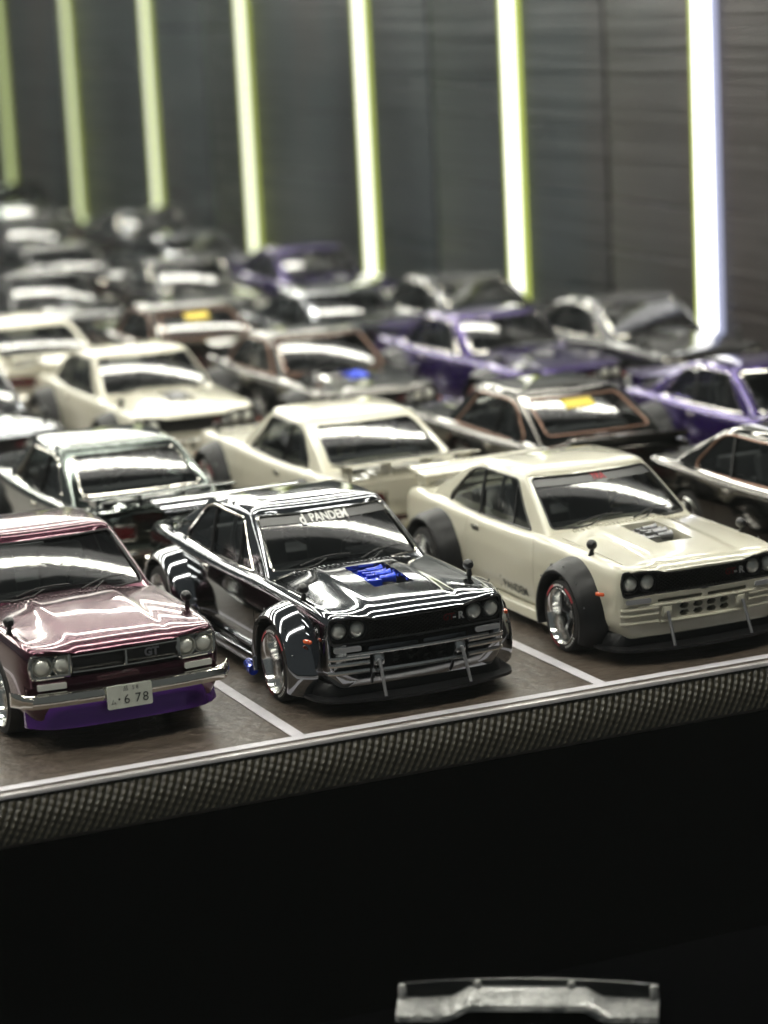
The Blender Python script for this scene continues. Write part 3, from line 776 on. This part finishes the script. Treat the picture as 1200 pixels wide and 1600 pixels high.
# ------------------------------------------------------------------ lit strip on the wall, then its mirror images built as strips
ORD = ['first', 'second', 'third', 'fourth', 'fifth', 'sixth', 'seventh']
WHO = ['brightest and widest upright light strip, at the right end of the row with blue edge',
       'reflected upright light strip, second from the right on the dark wall',
       'reflected upright light strip, third from the right on the dark wall',
       'reflected middle upright light strip, fourth from the right on the dark wall',
       'reflected upright light strip, third from the left on the dark wall',
       'reflected upright light strip, second from the left on the dark wall',
       'leftmost and dimmest reflected upright light strip on the dark wall']
for n in range(7):
    y = 13.55+5.70*n; zb, zt = .50, 11.
    hw = (.125, .112, .106, .106, .105, .105, .105)[n]
    root = empty('light_strip', (XW, y, zb)); root['label'] = WHO[n]; root['category'] = 'light strip'; root['group'] = 'upright light strips on the side wall'
    f = (1, .85, .7, .55, .42, .34, .27)[n]  # mirror tint put into emission: later strips dimmer and yellower
    core = emit_mat('strip_core_%d' % n, [(1, 1, .97), (1, 1, .88), (.98, 1, .80), (.96, 1, .70), (.92, 1, .60), (.88, 1, .54), (.84, .98, .52)][n], (3.6, 2.8, 2.3, 1.9, 1.5, 1.15, .8)[n])
    edgem = emit_mat('strip_edge_%d' % n, (.75, .88, .18), .95*f+.10)
    edgeb = emit_mat('strip_edge_b%d' % n, (.68, .72, 1.) if n == 0 else (.75, .88, .18), (.75 if n == 0 else 1.0)*f+.05)
    def bar(y0, y1, x0, rnd=True):
        w_ = (y1-y0)/2; P = [((y0+y1)/2+w_*math.cos(a), w_*math.sin(a)) for a in np.linspace(math.pi, 2*math.pi, 9)]+[(y1, zt-zb), (y0, zt-zb)]
        return G().prism(P, 0, x0, 0.02)
    def lp(name, g, m):
        me = g.done(name, 30); me.materials.append(m); o = bpy.data.objects.new(name, me); COL.objects.link(o); o.parent = root; return o
    lp('diffuser', bar(-hw*1.75, hw*1.75, -.095), core)
    lp('diffuser_edge', bar(hw*1.75+.005, hw*2.05, -.122), edgem)
    lp('diffuser_edge', bar(-hw*2.05 if n == 0 else -hw*1.95, -hw*1.75-.005, -.10), edgeb)
    if n < 6:
        g = G()
        for k in range(60): g.box((-.105, (-.10 if n == 0 else 0), .1+k*.16), (.02, .13, .085), .01)
        ch = lp('light_chips', g, emit_mat('chip_%d' % n, (1, .96, .98), (3.5, 2.6, 2.2, 1.7, 1.3, 1.0, .7)[n])); ch['kind'] = 'stuff'
# ------------------------------------------------------------------ overhead strips (unseen, above the frame: case lamp, its mirror images, added fill)
m_top = emit_mat('overhead_strip', (1., .985, .87), 40.)
nt = m_top.node_tree; e = [n for n in nt.nodes if n.type == 'EMISSION'][0]
tc = nt.nodes.new('ShaderNodeTexCoord'); sx = nt.nodes.new('ShaderNodeSeparateXYZ'); nt.links.new(tc.outputs['Object'], sx.inputs[0])
ma = nt.nodes.new('ShaderNodeMath'); ma.operation = 'MULTIPLY'; ma.inputs[1].default_value = 2*math.pi/.42; nt.links.new(sx.outputs[0], ma.inputs[0])
mb = nt.nodes.new('ShaderNodeMath'); mb.operation = 'SINE'; nt.links.new(ma.outputs[0], mb.inputs[0])
mc = nt.nodes.new('ShaderNodeMath'); mc.operation = 'MULTIPLY_ADD'; mc.inputs[1].default_value = 16; mc.inputs[2].default_value = 40; nt.links.new(mb.outputs[0], mc.inputs[0])
nt.links.new(mc.outputs[0], e.inputs[1])
HZ = 8.6
m_soft = emit_mat('overhead_added_glow', (1., .99, .92), 1.5)  # added glowing wings that soften the band reflected in the windows
TOPS = [(-.6, 'added for the car fronts, in front of the glossy front edge'), (4.95, 'above the front row of cars'), (10.9, 'mirrored above the second row of cars'), (15.2, 'mirrored above the third row of cars'), (20.6, 'mirrored above the fourth row of cars'),
        (24.8, 'mirrored above the fifth row of cars'), (30.4, 'added above the sixth row of cars to brighten it'), (35.0, 'mirrored above the seventh row of cars'), (42.0, 'added above the farthest cars to brighten them')]  # front, sixth-row and farthest strips are added to brighten the cars there
for y, where in TOPS:
    root = empty('ceiling_light_strip', (-1, y, HZ)); root['label'] = 'overhead light strip '+where; root['category'] = 'light strip'; root['group'] = 'overhead light strips of the case'
    me = G().box((0, 0, 0), (22, .30, .06)).done('lamp_or_added_bar', 0); me.materials.append(m_top)
    o = bpy.data.objects.new('lamp_or_added_bar', me); COL.objects.link(o); o.parent = root
    me = G().box((0, 0, .05), (22, 1.3, .03)).done('added_glow_sheet', 0); me.materials.append(m_soft)
    o = bpy.data.objects.new('added_glow_sheet', me); COL.objects.link(o); o.parent = root
    me = G().box((0, 0, .12), (22.2, 1.34, .09), .02).done('channel', 0); me.materials.append(M['dull_metal'])
    o = bpy.data.objects.new('lamp_or_added_channel', me); COL.objects.link(o); o.parent = root

# ------------------------------------------------------------------ the cars, and mirror images of them built as cars
car('stock', -2.28, 1.38, 1, 'plum coupe with chrome bumper and white number plate, front row at left', dict(paint='purple_paint', wtrim='trim_black'), (), math.radians(.5))
car('wide', 0, 1.05, 1, 'glossy black coupe with blue engine showing through its hood, front row', dict(paint='black_paint', flare='black_paint', engine='engine_blue', rib='rib_chrome', wtrim='chrome'), ('strip', 'pandem_glass', 'exhaust'))
car('wide', 2.56, 1.09, 1, 'cream white coupe with black fender flares, nose to the viewer in front row', dict(paint='white_paint'), ('strip', 'tra_glass', 'door_text'))
car('stock', 5.12, 1.05, 1, 'black coupe with bronze window trim, cut by the right edge beside the front white one', dict(paint='bronze_black_paint', wtrim='trim_bronze', lip='bronze_black_paint'), (), skip=('rear_spoiler',))
NOI = ('rear_bench',)
T = 5.62  # tail-on cars of this row stand for mirror images of the front row
car('wide', -.43, T, -1, 'reflected dark silver green coupe seen from behind, second row between plum and black cars', dict(paint='silver_paint', wtrim='chrome'), ())
car('wide', 2.10, T, -1, 'reflected cream white coupe with tail to the viewer, behind the black car', dict(paint='white_paint'), ())
car('stock', 4.45, T, -1, 'reflected black coupe with bronze rear window frame and yellow window sticker', dict(paint='bronze_black_paint', wtrim='trim_bronze', lip='bronze_black_paint'), ('sticker',))
car('wide', 7.04, 4.93, 1, 'deep violet coupe at the right edge below the brightest light strip', dict(paint='violet_paint', engine='violet_chrome', wtrim='chrome', mirror='violet_chrome'), ())
N3 = 11.05  # from here back every row is a repeated mirror image, built solid
car('wide', -.50, N3, 1, 'reflected glossy black coupe cut by the left edge, level with the blurred white coupe', dict(paint='black_paint', flare='flare_gloss'), ())
car('wide', 1.85, N3, 1, 'reflected blurred cream white coupe facing the viewer in the third row', dict(paint='white_paint'), ())
car('wide', 4.15, N3, 1, 'reflected blurred brown black coupe with bronze windscreen frame and blue engine, third row', dict(paint='bronze_black_paint', wtrim='trim_bronze', engine='engine_blue'), ())
car('wide', 6.65, N3, 1, 'reflected blurred violet coupe with pale window frames in the third row', dict(paint='violet_paint', wtrim='chrome', flare='flare_gloss'), ())
car('stock', 8.68, N3, 1, 'reflected blurred charcoal coupe just left of the brightest light strip', dict(paint='grey_black_paint', wtrim='chrome', lip='grey_black_paint'), ())
T4 = 15.6
car('wide', 1.55, T4, -1, 'reflected blurred cream white coupe at the left edge, tail to the viewer in fourth row', dict(paint='white_paint'), ())
car('stock', 3.90, T4, -1, 'reflected blurred brown coupe with yellow sticker in fourth row, behind the blurred white coupe', dict(paint='bronze_black_paint', wtrim='trim_bronze'), ('sticker',))
car('wide', 6.15, T4, -1, 'reflected blurred black coupe in the fourth row, behind the blue engined one', dict(paint='black_paint', flare='flare_gloss'), ())
car('stock', 8.15, T4, -1, 'reflected blurred grey black coupe below the second light strip from the right', dict(paint='grey_black_paint', wtrim='chrome', flare='flare_gloss'), ())
N5 = 20.85
car('wide', 3.55, N5, 1, 'reflected dark blurred coupe low at the left edge in the fifth row', dict(paint='grey_black_paint'), ())
car('stock', 5.95, N5, 1, 'reflected dark blurred coupe below the fifth light strip from the right', dict(paint='grey_black_paint', wtrim='chrome'), ())
car('wide', 8.10, N5, 1, 'reflected dark blurred coupe with violet tint below the third light strip from the right', dict(paint='violet_paint', flare='flare_gloss'), ())
car('wide', 5.0, 25.6, -1, 'reflected dark blurred coupe in the sixth row, left one of its pair', dict(paint='grey_black_paint'), ())
car('stock', 7.5, 25.6, -1, 'reflected dark blurred coupe in the sixth row below the fourth light strip from the right', dict(paint='black_paint'), ())
car('wide', 6.3, 30.8, 1, 'reflected dim blurred coupe in the seventh row near the left edge', dict(paint='grey_black_paint'), ())
car('stock', 8.7, 30.8, 1, 'reflected dim blurred coupe in the seventh row below the second light strip from the left', dict(paint='black_paint', wtrim='chrome'), ())
car('wide', 7.4, 35.6, -1, 'reflected dim blurred coupe in the eighth row, under the leftmost light strip', dict(paint='silver_paint'), ())
car('wide', 8.9, 40.8, 1, 'farthest and dimmest reflected coupe at the foot of the wall', dict(paint='silver_paint'), ())

# ------------------------------------------------------------------ pale clear stand on the dark ledge below
A_, B_ = Vector((-1.56, -1.78, LZ)), Vector((-.11, -2.68, LZ))
uu = (B_-A_); WID = uu.length; ang = math.atan2(uu.y, uu.x); mid = (A_+B_)/2
st = empty('display_stand', mid+Vector((0, 0, .0)), ang); st.scale = (K, K, K*.8); st['label'] = 'low clear white stand with four short posts on the dark shelf at the bottom'; st['category'] = 'stand'
m_ac = mat('frosted_acrylic', (.62, .62, .60), .25, coat=.6); noise_bump(m_ac, 4, .3, .02, .1, (.30, .30, .29), 3)
m_sm = mat('smoked_acrylic', (.03, .032, .033), .25, coat=.3)
def sp(name, g, m):
    me = g.done(name, 30); me.materials.append(m); o = bpy.data.objects.new(name, me); COL.objects.link(o); o.parent = st; return o
h = WID/2
def zprof(u):
    t = min(max((abs(u)/h-.42)/.22, 0), 1); t = t*t*(3-2*t); return .085*(1-t)
V, F = [], []; n = 41
for k in range(n):
    u = -h+2*h*k/(n-1); z = zprof(u)
    for dy, dz in ((-.17, 0), (-.16, .045), (-.04, .115), (.08, .13), (.13, .06), (.13, 0)): V.append((u, dy, z+dz+(.012 if abs(u) < .5*h else 0)))
for k in range(n-1): F += [(k*6+i, k*6+(i+1) % 6, (k+1)*6+(i+1) % 6, (k+1)*6+i) for i in range(6)]
F += [tuple(range(6)), tuple(range((n-1)*6, n*6))[::-1]]
sp('base_bar', G().add(V, F), m_ac)
for u, z0, z1 in ((-h+.03, 0, .235), (h-.03, 0, .235), (-.38*h, .07, .27), (.34*h, .07, .27)):
    sp('post', G().tube([(u, 0, z0), (u, 0, z1-.02), (u, 0, z1)], [.028, .026, .02], 8), m_ac)
V, F = [], []
for k in range(21):
    u = -h+2*h*k/20; z = .215+.05*(1-(u/h)**2)
    for dy, dz in ((-.012, -.11), (-.012, .015), (.012, .015), (.012, -.11)): V.append((u, dy+.03, z+dz))
for k in range(20): F += [(k*4+i, k*4+(i+1) % 4, (k+1)*4+(i+1) % 4, (k+1)*4+i) for i in range(4)]
F += [(0, 1, 2, 3), (83, 82, 81, 80)]
sp('back_strip', G().add(V, F), m_sm)

# ------------------------------------------------------------------ dust on the smoked wall
rng = random.Random(9); g = G()
for k in range(150):
    y = rng.uniform(8, 50); z = rng.uniform(.8, 7.5); a = rng.uniform(0, 3.1); l = rng.uniform(.01, .035)*(1+y/40)
    dy, dz = l*math.cos(a), l*math.sin(a); t = .010*(1+y/40)
    g.add([(XW-.004, y-dy, z-dz), (XW-.004, y-dz*.3+t, z+dy*.3), (XW-.004, y+dy, z+dz), (XW-.012, y-t, z-t)], [(0, 1, 2), (0, 2, 3), (0, 1, 3), (1, 2, 3)])
d = single('dust', g, mat('dust', (.35, .35, .34), .8), 'pale dust specks on the dark wall', 'dust', kind='stuff', smooth=0)

# ------------------------------------------------------------------ thin veil volume, added to imitate camera glare
GLARE_HAZE_DENSITY = 0.04
if GLARE_HAZE_DENSITY:
    hm = bpy.data.materials.new('glare_haze'); hm.use_nodes = True; nt = hm.node_tree
    for n in list(nt.nodes):
        if n.type == 'BSDF_PRINCIPLED': nt.nodes.remove(n)
    out = [n for n in nt.nodes if n.type == 'OUTPUT_MATERIAL'][0]
    pv = nt.nodes.new('ShaderNodeVolumePrincipled'); pv.inputs['Color'].default_value = (.9, .95, .92, 1); pv.inputs['Density'].default_value = GLARE_HAZE_DENSITY
    nt.links.new(pv.outputs[0], out.inputs['Volume'])
    hz = single('glare_haze', G().box((0, 35, 2.5), (66, 130, 19)), hm, kind='stuff', smooth=0)
